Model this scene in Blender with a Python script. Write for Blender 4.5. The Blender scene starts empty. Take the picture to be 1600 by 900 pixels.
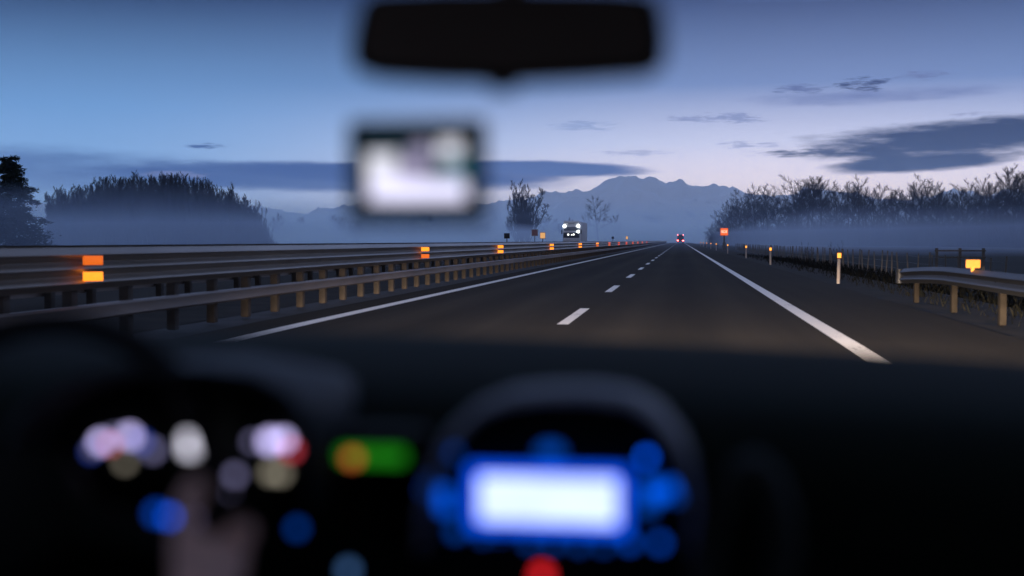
import bpy, bmesh, math, random
from mathutils import Vector, Matrix, noise
R = math.radians
sc = bpy.context.scene
col = sc.collection

def s2l(r, g, b):
    f = lambda c: (c/255/12.92) if c/255 <= .04045 else ((c/255+.055)/1.055)**2.4
    return (f(r), f(g), f(b))

# ------------------------------------------------------------------ camera
EYE = Vector((0, 0, 1.23)); FPX = 2000.0; VPX, VPY = 1063.0, 376.0
YAW = math.atan((VPX-800)/FPX); PITCH = math.atan((450-VPY)/FPX)
cd = bpy.data.cameras.new('camera'); cam = bpy.data.objects.new('camera', cd); col.objects.link(cam)
cam.location = EYE; cam.rotation_euler = (R(90)-PITCH, 0, YAW)
cd.sensor_width = 36; cd.lens = 45; cd.clip_start = .05; cd.clip_end = 40000
cd.dof.use_dof = True; cd.dof.focus_distance = 75; cd.dof.aperture_fstop = 1.5
sc.camera = cam
CF = Vector((-math.sin(YAW)*math.cos(PITCH), math.cos(YAW)*math.cos(PITCH), -math.sin(PITCH)))
CR = Vector((math.cos(YAW), math.sin(YAW), 0)); CU = CR.cross(CF)
def at(px, py, Y):
    d = CF*FPX + CR*(px-800) + CU*(450-py)
    return EYE + d*(Y/d.y)

# ------------------------------------------------------------------ render
sc.render.engine = 'CYCLES'
cy = sc.cycles
cy.use_denoising = True; cy.max_bounces = 8; cy.diffuse_bounces = 3; cy.glossy_bounces = 3
cy.volume_bounces = 6; cy.transparent_max_bounces = 12; cy.transmission_bounces = 4
cy.sample_clamp_indirect = 4; cy.caustics_reflective = False; cy.caustics_refractive = False
vs = sc.view_settings
vs.view_transform = 'Standard'; vs.look = 'None'; vs.gamma = 1; vs.use_curve_mapping = False; vs.exposure = 0.0

# ------------------------------------------------------------------ world: dusk sky
SUN_EL, SUN_AZ = 1.0, 6.0     # degrees; azimuth to the right of straight ahead (+Y)
W = bpy.data.worlds.new('World'); sc.world = W; W.use_nodes = True
nt = W.node_tree; N = nt.nodes; L = nt.links
for n in list(N): N.remove(n)
def nd(t, **k):
    n = N.new(t)
    for a, b in k.items(): setattr(n, a, b)
    return n
def mth(op, a, b=None, c=None, clamp=False):
    n = N.new('ShaderNodeMath'); n.operation = op; n.use_clamp = clamp
    for i, v in enumerate((a, b, c)):
        if v is None: continue
        if isinstance(v, (int, float)): n.inputs[i].default_value = v
        else: L.new(v, n.inputs[i])
    return n.outputs[0]
def mixc(f, a, b):
    n = N.new('ShaderNodeMix'); n.data_type = 'RGBA'
    for s, v in ((n.inputs[0], f), (n.inputs[6], a), (n.inputs[7], b)):
        if isinstance(v, (int, float)): s.default_value = v
        elif isinstance(v, tuple): s.default_value = (*v, 1)
        else: L.new(v, s)
    return n.outputs[2]
def ramp(fac, stops):
    n = N.new('ShaderNodeValToRGB'); L.new(fac, n.inputs[0]); cr = n.color_ramp
    while len(cr.elements) < len(stops): cr.elements.new(.5)
    for e, (p, c) in zip(cr.elements, stops): e.position = p; e.color = (*c, 1)
    return n.outputs[0]
tc = nd('ShaderNodeTexCoord'); sep = nd('ShaderNodeSeparateXYZ'); L.new(tc.outputs['Generated'], sep.inputs[0])
dx, dy, dz = sep.outputs
hor = mth('SQRT', mth('ADD', mth('MULTIPLY', dx, dx), mth('MULTIPLY', dy, dy)))
el = mth('DIVIDE', dz, mth('MAXIMUM', hor, 1e-4))          # tan of the elevation
az = mth('ARCTAN2', dx, dy)                                # 0 ahead, positive right
elf = mth('MULTIPLY', el, 1/.4, clamp=True)
def lin(c, k): return tuple(x*k for x in c)
leftc = ramp(elf, [(0, lin(s2l(128,148,196), 1.6)), (.06/.4, lin(s2l(116,152,200), 1.45)), (.10/.4, lin(s2l(100,142,194), 1.22)), (.19/.4, lin(s2l(8,44,98), .4)), (.30/.4, lin(s2l(124,142,190), 4.0)), (1, lin(s2l(96,112,150), 1.25))])
rightc = ramp(elf, [(0, lin(s2l(232,202,208), 2.05)), (.045/.4, lin(s2l(212,199,214), 1.7)), (.075/.4, lin(s2l(180,184,213), 1.45)), (.12/.4, lin(s2l(112,140,194), .92)), (.19/.4, lin(s2l(34,68,122), .6)), (.30/.4, lin(s2l(124,142,190), 4.0)), (1, lin(s2l(96,112,150), 1.25))])  # both ramps: bright band above the view, added to light the fog
side = nd('ShaderNodeMapRange', interpolation_type='SMOOTHSTEP'); L.new(az, side.inputs[0])
side.inputs[1].default_value = R(-27); side.inputs[2].default_value = R(5)
sky = mixc(side.outputs[0], leftc, rightc)
# the sky behind the car is darker
bk = nd('ShaderNodeMapRange', interpolation_type='SMOOTHSTEP'); L.new(dy, bk.inputs[0])
bk.inputs[1].default_value = -.6; bk.inputs[2].default_value = .5
sky = mixc(bk.outputs[0], s2l(120,126,154), sky)
nis = nd('ShaderNodeTexSky', sky_type='NISHITA', sun_disc=False, sun_elevation=R(SUN_EL), sun_rotation=R(SUN_AZ))
nis_b = nd('ShaderNodeVectorMath', operation='SCALE'); L.new(nis.outputs[0], nis_b.inputs[0]); nis_b.inputs[3].default_value = .05
sky = mixc(.06, sky, nis_b.outputs[0])
# clouds: stretched noise banks on the sphere of directions
cv = nd('ShaderNodeCombineXYZ'); L.new(az, cv.inputs[0]); L.new(mth('MULTIPLY', el, 6.0), cv.inputs[1])
def noise_n(scale, detail, off=0.0):
    v = nd('ShaderNodeVectorMath', operation='ADD'); L.new(cv.outputs[0], v.inputs[0]); v.inputs[1].default_value = (off, off*.7, off*.3)
    n = nd('ShaderNodeTexNoise'); n.inputs['Scale'].default_value = scale; n.inputs['Detail'].default_value = detail
    n.inputs['Roughness'].default_value = .6
    L.new(v.outputs[0], n.inputs['Vector']); return n.outputs['Fac']
nA, nB, nC = noise_n(9, 6), noise_n(26, 7, 3.1), noise_n(60, 5, 7.7)
nmix = mth('ADD', mth('ADD', mth('MULTIPLY', nA, .45), mth('MULTIPLY', nB, .35)), mth('MULTIPLY', nC, .2))
nmix = mth('SUBTRACT', nmix, .5)
nD = noise_n(130, 5, 5.5)
nfine = mth('SUBTRACT', mth('ADD', mth('MULTIPLY', nC, .55), mth('MULTIPLY', nD, .45)), .5)
def cloud(base, px, py, rx, ry, color, strength=1.0, rough=3.0, soft=.5, tilt=0.0):
    """an elongated cloud bank round a direction given in degrees-like pixel units"""
    a0, e0 = math.atan((px-800)/FPX)-YAW, (VPY-py)/FPX/math.cos(math.atan((px-800)/FPX)-YAW)
    ra, re = rx/FPX, ry/FPX
    u = mth('SUBTRACT', az, a0); v = mth('SUBTRACT', el, e0)
    v = mth('SUBTRACT', v, mth('MULTIPLY', u, tilt))
    u = mth('DIVIDE', u, ra); v = mth('DIVIDE', v, re)
    d = mth('SUBTRACT', 1.0, mth('ADD', mth('MULTIPLY', u, u), mth('MULTIPLY', v, v)))
    d = mth('ADD', d, mth('MULTIPLY', nmix if rx > 100 else nfine, rough*(1.3 if rx > 100 else 3.4)))
    m = nd('ShaderNodeMapRange', interpolation_type='SMOOTHSTEP'); L.new(d, m.inputs[0])
    m.inputs[1].default_value = 0; m.inputs[2].default_value = soft*1.5; m.inputs[4].default_value = strength
    return mixc(m.outputs[0], base, color)
BAND = s2l(34,58,118); GREY = s2l(18,22,44)
sky = cloud(sky, 100, 284, 400, 42, BAND, .75, 1.5, .9, -.03)
sky = cloud(sky, 520, 281, 420, 27, BAND, .9, 1.0, .45, -.012)
sky = cloud(sky, 640, 274, 300, 18, BAND, .8, 1.0, .4, -.01)
sky = cloud(sky, 860, 264, 185, 14, s2l(66,86,142), 1, 1.1, .45, -.03)
sky = cloud(sky, 275, 284, 55, 7, s2l(136,136,176), .7, 1.6, .9)
sky = cloud(sky, 322, 242, 36, 5, BAND, .85, 1.4, .7)
sky = cloud(sky, 1530, 228, 320, 34, GREY, 1, 2.0, .55, .05)
sky = cloud(sky, 1440, 262, 170, 16, GREY, 1, 1.6, .5, .05)
sky = cloud(sky, 1260, 243, 100, 7, GREY, .9, 1.4, .8)
sky = cloud(sky, 1380, 162, 220, 15, s2l(92,104,156), .85, 2.4, 1.0, .02)
sky = cloud(sky, 1345, 142, 42, 11, s2l(40,48,86), 1, 1.9, .8)
sky = cloud(sky, 1248, 147, 44, 8, s2l(84,94,140), .9, 1.7, .8)
sky = cloud(sky, 1440, 135, 44, 8, s2l(96,106,152), .8, 2.0, .9)
sky = cloud(sky, 1130, 188, 85, 9, s2l(120,130,176), .75, 2.6, .9)
sky = cloud(sky, 1165, 230, 45, 6, s2l(140,146,188), .7, 2.4, .9)
sky = cloud(sky, 905, 198, 60, 8, s2l(132,150,196), .7, 2.4, .9)
sky = cloud(sky, 1000, 240, 70, 5, s2l(150,156,196), .6, 2.4, .9)
sky = cloud(sky, 1525, 195, 40, 4, s2l(120,126,166), .6, 2.4, .9)
sky = cloud(sky, 1260, 12, 160, 7, s2l(82,100,152), .5, 3.0, 1.0)
bg = nd('ShaderNodeBackground'); L.new(sky, bg.inputs[0]); bg.inputs[1].default_value = 1.15
wo = nd('ShaderNodeOutputWorld'); L.new(bg.outputs[0], wo.inputs[0])

# ------------------------------------------------------------------ the last of the sun
sl = bpy.data.lights.new('sun', 'SUN'); sl.energy = .02; sl.angle = R(6); sl.color = (1, .86, .8)
so = bpy.data.objects.new('sun', sl); col.objects.link(so)
sd = Vector((math.sin(R(SUN_AZ))*math.cos(R(SUN_EL)), math.cos(R(SUN_AZ))*math.cos(R(SUN_EL)), math.sin(R(SUN_EL))))
so.rotation_euler = sd.to_track_quat('Z', 'Y').to_euler(); so.location = (0, 0, 60)

# ------------------------------------------------------------------ helpers
def tag(o, label=None, cat=None, group=None, kind=None):
    if label: o['label'] = label
    if cat: o['category'] = cat
    if group: o['group'] = group
    if kind: o['kind'] = kind
    return o
def empty(name, loc=(0, 0, 0), rz=0.0):
    o = bpy.data.objects.new(name, None); col.objects.link(o); o.location = loc; o.rotation_euler = (0, 0, rz)
    o.empty_display_size = .1
    return o
kids = {}
def copy_tree(o, parent=None):
    c = o.copy(); col.objects.link(c); c.parent = parent
    if parent: kids.setdefault(parent.name, []).append(c)
    for ch in list(kids.get(o.name, [])): copy_tree(ch, c)
    return c

class MB:
    """collects shapes, built as ONE mesh object"""
    def __init__(s): s.v = []; s.f = []; s.m = []
    def add(s, vs_, fs, m=0):
        o = len(s.v); s.v += [tuple(v) for v in vs_]; s.f += [tuple(i+o for i in f) for f in fs]; s.m += [m]*len(fs)
    def box(s, c, d, m=0, mat=None, bev=0.0):
        if bev <= 0:
            vs_ = [Vector((x*d[0]/2, y*d[1]/2, z*d[2]/2)) for z in (-1, 1) for x, y in ((-1, -1), (1, -1), (1, 1), (-1, 1))]
            fs = [(3, 2, 1, 0), (4, 5, 6, 7), (0, 1, 5, 4), (1, 2, 6, 5), (2, 3, 7, 6), (3, 0, 4, 7)]
        else:
            bm = bmesh.new(); bmesh.ops.create_cube(bm, size=1)
            bmesh.ops.scale(bm, vec=d, verts=bm.verts)
            bmesh.ops.bevel(bm, geom=bm.edges[:], offset=bev, segments=2, profile=.5, affect='EDGES')
            bm.verts.index_update(); vs_ = [v.co.copy() for v in bm.verts]; fs = [tuple(v.index for v in f.verts) for f in bm.faces]; bm.free()
        if mat is not None: vs_ = [mat @ v for v in vs_]
        s.add([v+Vector(c) for v in vs_], fs, m)
    def tube(s, pts, rad, n=8, m=0, cap=True, flat=1.0):
        """tube along pts; rad a number or a list"""
        pts = [Vector(p) for p in pts]; rr = rad if isinstance(rad, (list, tuple)) else [rad]*len(pts)
        o = len(s.v); prev = None
        for i, p in enumerate(pts):
            t = (pts[min(i+1, len(pts)-1)]-pts[max(i-1, 0)])
            t = t.normalized() if t.length > 1e-9 else Vector((0, 0, 1))
            if prev is None: a = t.orthogonal().normalized()
            else:
                a = prev - t*prev.dot(t); a = a.normalized() if a.length > 1e-6 else t.orthogonal().normalized()
            prev = a; b = t.cross(a)
            for k in range(n):
                th = 2*math.pi*k/n
                s.v.append(tuple(p+(a*math.cos(th)+b*math.sin(th)*flat)*rr[i]))
        for i in range(len(pts)-1):
            for k in range(n):
                s.f.append((o+i*n+k, o+i*n+(k+1) % n, o+(i+1)*n+(k+1) % n, o+(i+1)*n+k)); s.m.append(m)
        if cap and n > 3:
            s.f.append(tuple(o+k for k in reversed(range(n)))); s.m.append(m)
            s.f.append(tuple(o+(len(pts)-1)*n+k for k in range(n))); s.m.append(m)
    def ring(s, c, axis, R1, r, n=64, k=12, m=0):
        """torus"""
        axis = Vector(axis).normalized(); a = axis.orthogonal().normalized(); b = axis.cross(a); o = len(s.v); c = Vector(c)
        for i in range(n):
            th = 2*math.pi*i/n; d = a*math.cos(th)+b*math.sin(th)
            for j in range(k):
                ph = 2*math.pi*j/k; s.v.append(tuple(c+d*(R1+r*math.cos(ph))+axis*r*math.sin(ph)))
        for i in range(n):
            for j in range(k):
                s.f.append((o+i*k+j, o+((i+1) % n)*k+j, o+((i+1) % n)*k+(j+1) % k, o+i*k+(j+1) % k)); s.m.append(m)
    def disc(s, c, axis, r, h, n=24, m=0, bev=.2):
        axis = Vector(axis).normalized(); c = Vector(c)
        s.tube([c, c+axis*h*(1-bev), c+axis*h], [r, r, r*(1-bev*.6)], n, m)
    def sweep(s, prof, path, m=0, closed=False):
        """prof: list of Vectors, path: list of offsets -> skin; open profile"""
        o = len(s.v); n = len(prof)
        for p in path:
            for q in prof: s.v.append(tuple(Vector(q)+Vector(p)))
        for i in range(len(path)-1):
            for k in range(n if closed else n-1):
                s.f.append((o+i*n+k, o+i*n+(k+1) % n, o+(i+1)*n+(k+1) % n, o+(i+1)*n+k)); s.m.append(m)
        if closed:
            s.f.append(tuple(o+k for k in reversed(range(n)))); s.m.append(m)
            s.f.append(tuple(o+(len(path)-1)*n+k for k in range(n))); s.m.append(m)
    def build(s, name, mats, parent=None, smooth=True, angle=40):
        me = bpy.data.meshes.new(name); me.from_pydata(s.v, [], s.f)
        mats = mats if isinstance(mats, (list, tuple)) else [mats]
        for x in mats: me.materials.append(x)
        if len(mats) > 1: me.polygons.foreach_set('material_index', s.m)
        me.update()
        if smooth:
            me.polygons.foreach_set('use_smooth', [True]*len(me.polygons)); me.set_sharp_from_angle(angle=R(angle))
        o = bpy.data.objects.new(name, me); col.objects.link(o)
        if parent: o.parent = parent; kids.setdefault(parent.name, []).append(o)
        return o

def mat(name, c, rough=.6, var=.25, scale=8.0, metal=0.0, bump=0.0, c2=None, coat=0.0, sheen=0.0, spec=.5, coords='Object', stretch=None):
    m = bpy.data.materials.new(name); m.use_nodes = True; t = m.node_tree; b = t.nodes['Principled BSDF']
    tcn = t.nodes.new('ShaderNodeTexCoord'); src = tcn.outputs[coords]
    if stretch:
        mp = t.nodes.new('ShaderNodeMapping'); mp.inputs['Scale'].default_value = stretch; t.links.new(src, mp.inputs[0]); src = mp.outputs[0]
    nz = t.nodes.new('ShaderNodeTexNoise'); nz.inputs['Scale'].default_value = scale; nz.inputs['Detail'].default_value = 6
    t.links.new(src, nz.inputs['Vector'])
    cr = t.nodes.new('ShaderNodeValToRGB'); cr.color_ramp.elements[0].position = .3; cr.color_ramp.elements[1].position = .7
    a = c2 or tuple(x*(1-var) for x in c); bb = c if c2 else tuple(min(1, x*(1+var)) for x in c)
    cr.color_ramp.elements[0].color = (*a, 1); cr.color_ramp.elements[1].color = (*bb, 1)
    t.links.new(nz.outputs['Fac'], cr.inputs[0]); t.links.new(cr.outputs[0], b.inputs['Base Color'])
    b.inputs['Roughness'].default_value = rough; b.inputs['Metallic'].default_value = metal
    b.inputs['Coat Weight'].default_value = coat; b.inputs['Specular IOR Level'].default_value = spec
    b.inputs['Sheen Weight'].default_value = sheen
    if bump:
        bp = t.nodes.new('ShaderNodeBump'); bp.inputs['Strength'].default_value = bump; bp.inputs['Distance'].default_value = .02
        t.links.new(nz.outputs['Fac'], bp.inputs['Height']); t.links.new(bp.outputs[0], b.inputs['Normal'])
    return m
def glow(name, c, strength, base=(.02, .02, .02)):
    m = bpy.data.materials.new(name); m.use_nodes = True; t = m.node_tree; b = t.nodes['Principled BSDF']
    b.inputs['Base Color'].default_value = (*base, 1); b.inputs['Emission Color'].default_value = (*c, 1); b.inputs['Roughness'].default_value = .4
    tcn = t.nodes.new('ShaderNodeTexCoord'); nz = t.nodes.new('ShaderNodeTexNoise'); nz.inputs['Scale'].default_value = 40
    t.links.new(tcn.outputs['Object'], nz.inputs['Vector'])
    mr = t.nodes.new('ShaderNodeMapRange'); mr.inputs[3].default_value = strength*.8; mr.inputs[4].default_value = strength*1.2
    t.links.new(nz.outputs['Fac'], mr.inputs[0]); t.links.new(mr.outputs[0], b.inputs['Emission Strength'])
    return m
def volume(name, c, dens, aniso=0.0):
    m = bpy.data.materials.new(name); m.use_nodes = True; t = m.node_tree
    for n in list(t.nodes): t.nodes.remove(n)
    o = t.nodes.new('ShaderNodeOutputMaterial'); v = t.nodes.new('ShaderNodeVolumePrincipled')
    v.inputs['Color'].default_value = (*c, 1); v.inputs['Density'].default_value = dens; v.inputs['Anisotropy'].default_value = aniso
    t.links.new(v.outputs[0], o.inputs['Volume']); return m
def clear(name):
    m = bpy.data.materials.new(name); m.use_nodes = True; t = m.node_tree
    for n in list(t.nodes): t.nodes.remove(n)
    o = t.nodes.new('ShaderNodeOutputMaterial'); v = t.nodes.new('ShaderNodeBsdfTransparent'); v.inputs[0].default_value = (1, 1, 1, 1)
    t.links.new(v.outputs[0], o.inputs['Surface']); return m

M = dict(
    asphalt=mat('asphalt', (.042, .036, .028), .75, .22, .9, bump=0, spec=.3),
    shoulder=mat('shoulder_asphalt', (.026, .024, .022), .85, .3, 1.6, spec=.25),
    paint=mat('road_paint', (.80, .78, .74), .7, .10, 3.0, sheen=.5),
    field=mat('field_soil', (.018, .018, .014), .95, .4, .15, c2=(.011, .012, .009), spec=.1),
    verge=mat('verge_soil', (.030, .024, .017), .95, .4, 1.3, c2=(.013, .012, .009), spec=.1),
    grass=mat('dry_grass', (.010, .009, .006), .9, .4, 2.0, c2=(.005, .006, .004), spec=.1),
    steel=mat('galvanised_steel', (.21, .175, .14), .45, .22, 2.0, metal=.7, stretch=(1, .15, 1)),
    steelpost=mat('rusty_post_steel', (.06, .046, .036), .8, .35, 6.0, metal=.1, c2=(.03, .024, .018)),
    oldsteel=mat('weathered_steel', (.022, .023, .026), .55, .3, 3.0, metal=.1, stretch=(1, .15, 1)),
    oldpost=mat('dark_post_steel', (.017, .0135, .010), .85, .3, 6, spec=.1),
    railsteel=mat('dirty_steel', (.16, .13, .11), .55, .3, 2.5, metal=.5, stretch=(1, .15, 1)),
    dullsteel=mat('dull_steel', (.12, .12, .12), .6, .25, 5.0, metal=.4),
    reflector=glow('amber_reflector_glow', (1, .25, .015), 2.0, (.5, .15, .02)),  # all reflectors here glow by emission, imitating headlight thrown back
    reflector_dim=glow('deep_amber_reflector_glow', (1, .17, .012), .8, (.5, .12, .02)),
    reflector_red=glow('red_reflector_glow', (1, .10, .03), .9, (.4, .08, .02)),
    reflector_yellow_glow=glow('yellow_reflector_glow', (1, .33, .045), 2.0, (.5, .3, .05)),
    black=mat('black_plastic', (.012, .012, .013), .5, .2, 30),
    postwhite=mat('delineator_plastic', (.40, .34, .30), .6, .15, 12),
    wood=mat('weathered_stake', (.12, .105, .085), .9, .35, 9, stretch=(4, 4, .5)),
    bark=mat('bark', (.026, .022, .018), .95, .35, 3, spec=.1),
    twig=mat('twigs', (.022, .0195, .017), .95, .3, 1.5, spec=.1),
    needle=mat('evergreen_needles', (.024, .036, .018), .8, .45, 1.2, c2=(.012, .02, .010), spec=.2),
    rock=mat('mountain_rock', (.09, .10, .12), .95, .3, .004, spec=.1),
)

def road_surface(name, base, tracks, worn=None, rough=.95):
    """aggregate, patched wear, darker oil strips and polished wheel tracks that follow the lanes; worn: (paint colour, cover) laid over it"""
    m = bpy.data.materials.new(name); m.use_nodes = True; t = m.node_tree; b = t.nodes['Principled BSDF']; lk = t.links.new
    g = t.nodes.new('ShaderNodeNewGeometry'); sp = t.nodes.new('ShaderNodeSeparateXYZ'); lk(g.outputs['Position'], sp.inputs[0])
    def nz(scale, det, st):
        mp = t.nodes.new('ShaderNodeMapping'); mp.inputs['Scale'].default_value = st; lk(g.outputs['Position'], mp.inputs[0])
        n = t.nodes.new('ShaderNodeTexNoise'); n.inputs['Scale'].default_value = scale; n.inputs['Detail'].default_value = det; lk(mp.outputs[0], n.inputs['Vector']); return n.outputs['Fac']
    def mt(op, a, bb, c=None):
        n = t.nodes.new('ShaderNodeMath'); n.operation = op
        for k, v in enumerate((a, bb, c)):
            if v is None: continue
            if isinstance(v, (int, float)): n.inputs[k].default_value = v
            else: lk(v, n.inputs[k])
        return n.outputs[0]
    grain, patch, streak = nz(38, 4, (1, 1, 1)), nz(.35, 5, (1, .25, 1)), nz(3.0, 4, (1, .03, 1))
    k = mt('ADD', mt('MULTIPLY', grain, .9), mt('ADD', mt('MULTIPLY', patch, .7), mt('MULTIPLY', streak, .6)))
    k = mt('SUBTRACT', k, .1)
    for x0, w, amt in tracks:
        d = mt('DIVIDE', mt('SUBTRACT', sp.outputs[0], x0), w); e = mt('POWER', 2.718, mt('MULTIPLY', mt('MULTIPLY', d, d), -1.0))
        k = mt('ADD', k, mt('MULTIPLY', e, amt))
    vm = t.nodes.new('ShaderNodeVectorMath'); vm.operation = 'SCALE'; vm.inputs[0].default_value = base; lk(k, vm.inputs[3]); out = vm.outputs[0]
    if worn:
        pc, lo, hi = worn; mr = t.nodes.new('ShaderNodeMapRange'); lk(mt('ADD', mt('MULTIPLY', nz(22, 6, (1, .6, 1)), .6), mt('MULTIPLY', nz(2.2, 4, (1, .35, 1)), .4)), mr.inputs[0]); mr.inputs[1].default_value = lo; mr.inputs[2].default_value = hi
        mx = t.nodes.new('ShaderNodeMix'); mx.data_type = 'RGBA'; lk(mr.outputs[0], mx.inputs[0]); lk(out, mx.inputs[6]); mx.inputs[7].default_value = (*pc, 1); out = mx.outputs[2]
    lk(out, b.inputs['Base Color']); b.inputs['Roughness'].default_value = rough; b.inputs['Specular IOR Level'].default_value = .06
    bp = t.nodes.new('ShaderNodeBump'); bp.inputs['Strength'].default_value = .5; bp.inputs['Distance'].default_value = .01; lk(grain, bp.inputs['Height']); lk(bp.outputs[0], b.inputs['Normal'])
    return m
TRK = [(-.72, .32, .28), (.95, .32, .28), (.12, .45, -.22), (-4.45, .32, .3), (-2.85, .32, .3), (-3.65, .45, -.25)]
M['asphalt'] = road_surface('asphalt_worn', (.026, .0215, .0155), TRK)
M['paint'] = road_surface('road_paint_worn', (.05, .045, .04), [], ((.82, .79, .73), .31, .42), .65)
# ------------------------------------------------------------------ setting: ground, road
def strip(name, prof, y0, y1, m, step=None, kind='structure', parent=None):
    b = MB(); ys = [y0]
    if step:
        while ys[-1] < y1: ys.append(ys[-1]+max(step, (ys[-1]-y0)*.25))
    else: ys.append(y1)
    b.sweep([Vector((x, 0, z)) for x, z in reversed(prof)], [Vector((0, y, 0)) for y in ys])
    o = b.build(name, m, parent, smooth=False)
    if kind: tag(o, kind=kind)
    return o
strip('ground', [(-14000, -.6), (-60, -.6), (-27, -.30), (-23, -.06), (5.0, -.06), (6.4, -.16), (8.2, -.45), (60, -.5), (14000, -.5)], -60, 15000, M['field'], 30)
strip('road', [(-6.4, -.01), (4.25, -.01)], -40, 6000, M['asphalt'])
strip('oncoming_road', [(-22.2, -.01), (-10.9, -.01)], -40, 6000, M['asphalt'])
strip('road_shoulder', [(-7.4, -.035), (-6.4, -.018)], -40, 3000, M['shoulder'])
def rough_strip(name, x0, x1, z0, z1, y0, y1, m, nx=8, ny=260, amp=.05):
    b = MB(); random.seed(name)
    for j in range(ny+1):
        for i in range(nx+1):
            t = i/nx; y = y0+(y1-y0)*(j/ny)**1.7
            a = amp if 0 < i < nx else amp*.3
            b.v.append((x0+(x1-x0)*t, y, z0+(z1-z0)*t + a*(noise.fractal(Vector((t*5, y*.9, 3)), 1, 2, 4))))
    for j in range(ny):
        for i in range(nx):
            o = j*(nx+1)+i; b.f.append((o, o+1, o+nx+2, o+nx+1)); b.m.append(0)
    return tag(b.build(name, m), kind='structure')
rough_strip('road_verge', 4.26, 6.6, -.03, -.12, 4, 260, M['verge'])
rough_strip('median_ground', -10.8, -7.42, -.03, -.03, 4, 260, M['verge'], amp=.03)
def line(x, w, y0, y1):
    return strip('lane_line', [(x-w/2, -.004), (x+w/2, -.004)], y0, y1, M['paint'])
line(2.02, .23, -30, 2500); line(-5.55, .25, -30, 2500); line(-21.6, .25, -30, 2500)
for k in range(-2, 90):
    y = 18.8 + 12.0*k; line(-1.72, .17, y, y+4.5)
random.seed(11)
# dry grass on the verge
b = MB()
for i in range(9000):
    y = 10 + 110*random.random()**1.6; x = 5.0 + random.random()**.8*5.5
    zb = -.09 if x < 6.4 else -.16-(min(x, 8.2)-6.4)*.16
    h = random.uniform(.08, .26)*(1.5 if x > 7 else .8); a = random.uniform(0, 6.28); w = .012
    lx, ly = math.cos(a)*h*.5, math.sin(a)*h*.5
    b.add([(x-w, y, zb-.05), (x+w, y, zb-.05), (x+lx*.4, y+ly*.4, zb+h*.6), (x+lx, y+ly, zb+h)], [(0, 1, 2), (0, 2, 3)])
tag(b.build('verge_grass', M['grass'], smooth=False), kind='stuff')

# mountains
ridge = [(-400,322),(0,312),(200,318),(380,324),(440,318),(520,322),(600,316),(700,322),(760,318),(800,312),(850,302),(880,296),(905,292),(930,285),(955,282),(985,272),(1012,277),(1040,283),(1085,285),(1125,289),(1148,284),(1165,293),(1230,299),(1400,303),(1600,300),(2000,310)]
def ridge_z(px):
    for (a, ya), (c, yc) in zip(ridge, ridge[1:]):
        if a <= px <= c: return ya+(yc-ya)*(px-a)/(c-a)
    return 320
def mountains(name, Y0, Y1, low, amp, seed, m):
    b = MB(); nx, ny = 460, 70
    for j in range(ny+1):
        t = j/ny; Y = Y0+(Y1-Y0)*t
        for i in range(nx+1):
            px = -400+2400*i/nx; X = at(px, 376, Y).x
            top = (376-(ridge_z(px)+low))/FPX*(Y0+(Y1-Y0)*.7)
            prof = math.sin(min(t/.7, 1)*math.pi/2) if t < .7 else 1-(t-.7)*.9
            n = noise.ridged_multi_fractal(Vector((X*.0024+seed, Y*.0016, seed)), .8, 2.1, 7, 1.0, 2.0)-1.1
            z = max(0, top)*(prof**1.3) + n*amp*(.3+prof)*(1 if t < .65 else .35)
            b.v.append((X, Y, z-20 if t > 0 else -40))
    for j in range(ny):
        for i in range(nx):
            o = j*(nx+1)+i; b.f.append((o, o+1, o+nx+2, o+nx+1)); b.m.append(0)
    return tag(b.build(name, m), kind='structure')
# snow on rock, both lightened so the colour carries part of the haze
mm = bpy.data.materials.new('hazed_snowy_rock'); mm.use_nodes = True; t_ = mm.node_tree; pb = t_.nodes['Principled BSDF']
g_ = t_.nodes.new('ShaderNodeNewGeometry'); sp_ = t_.nodes.new('ShaderNodeSeparateXYZ'); t_.links.new(g_.outputs['Position'], sp_.inputs[0])
nz_ = t_.nodes.new('ShaderNodeTexNoise'); nz_.inputs['Scale'].default_value = .007; nz_.inputs['Detail'].default_value = 8; t_.links.new(g_.outputs['Position'], nz_.inputs['Vector'])
ma_ = t_.nodes.new('ShaderNodeMath'); ma_.operation = 'MULTIPLY_ADD'; ma_.inputs[1].default_value = .0009; t_.links.new(sp_.outputs[2], ma_.inputs[0]); t_.links.new(nz_.outputs['Fac'], ma_.inputs[2])
cr_ = t_.nodes.new('ShaderNodeValToRGB'); cr_.color_ramp.elements[0].position = .38; cr_.color_ramp.elements[1].position = .54
cr_.color_ramp.elements[0].color = (.30, .32, .35, 1); cr_.color_ramp.elements[1].color = (.85, .85, .86, 1)
t_.links.new(ma_.outputs[0], cr_.inputs[0]); t_.links.new(cr_.outputs[0], pb.inputs['Base Color']); pb.inputs['Roughness'].default_value = .9
mountains('mountains', 5200, 8200, 9, 58, 3.3, mm)

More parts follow.
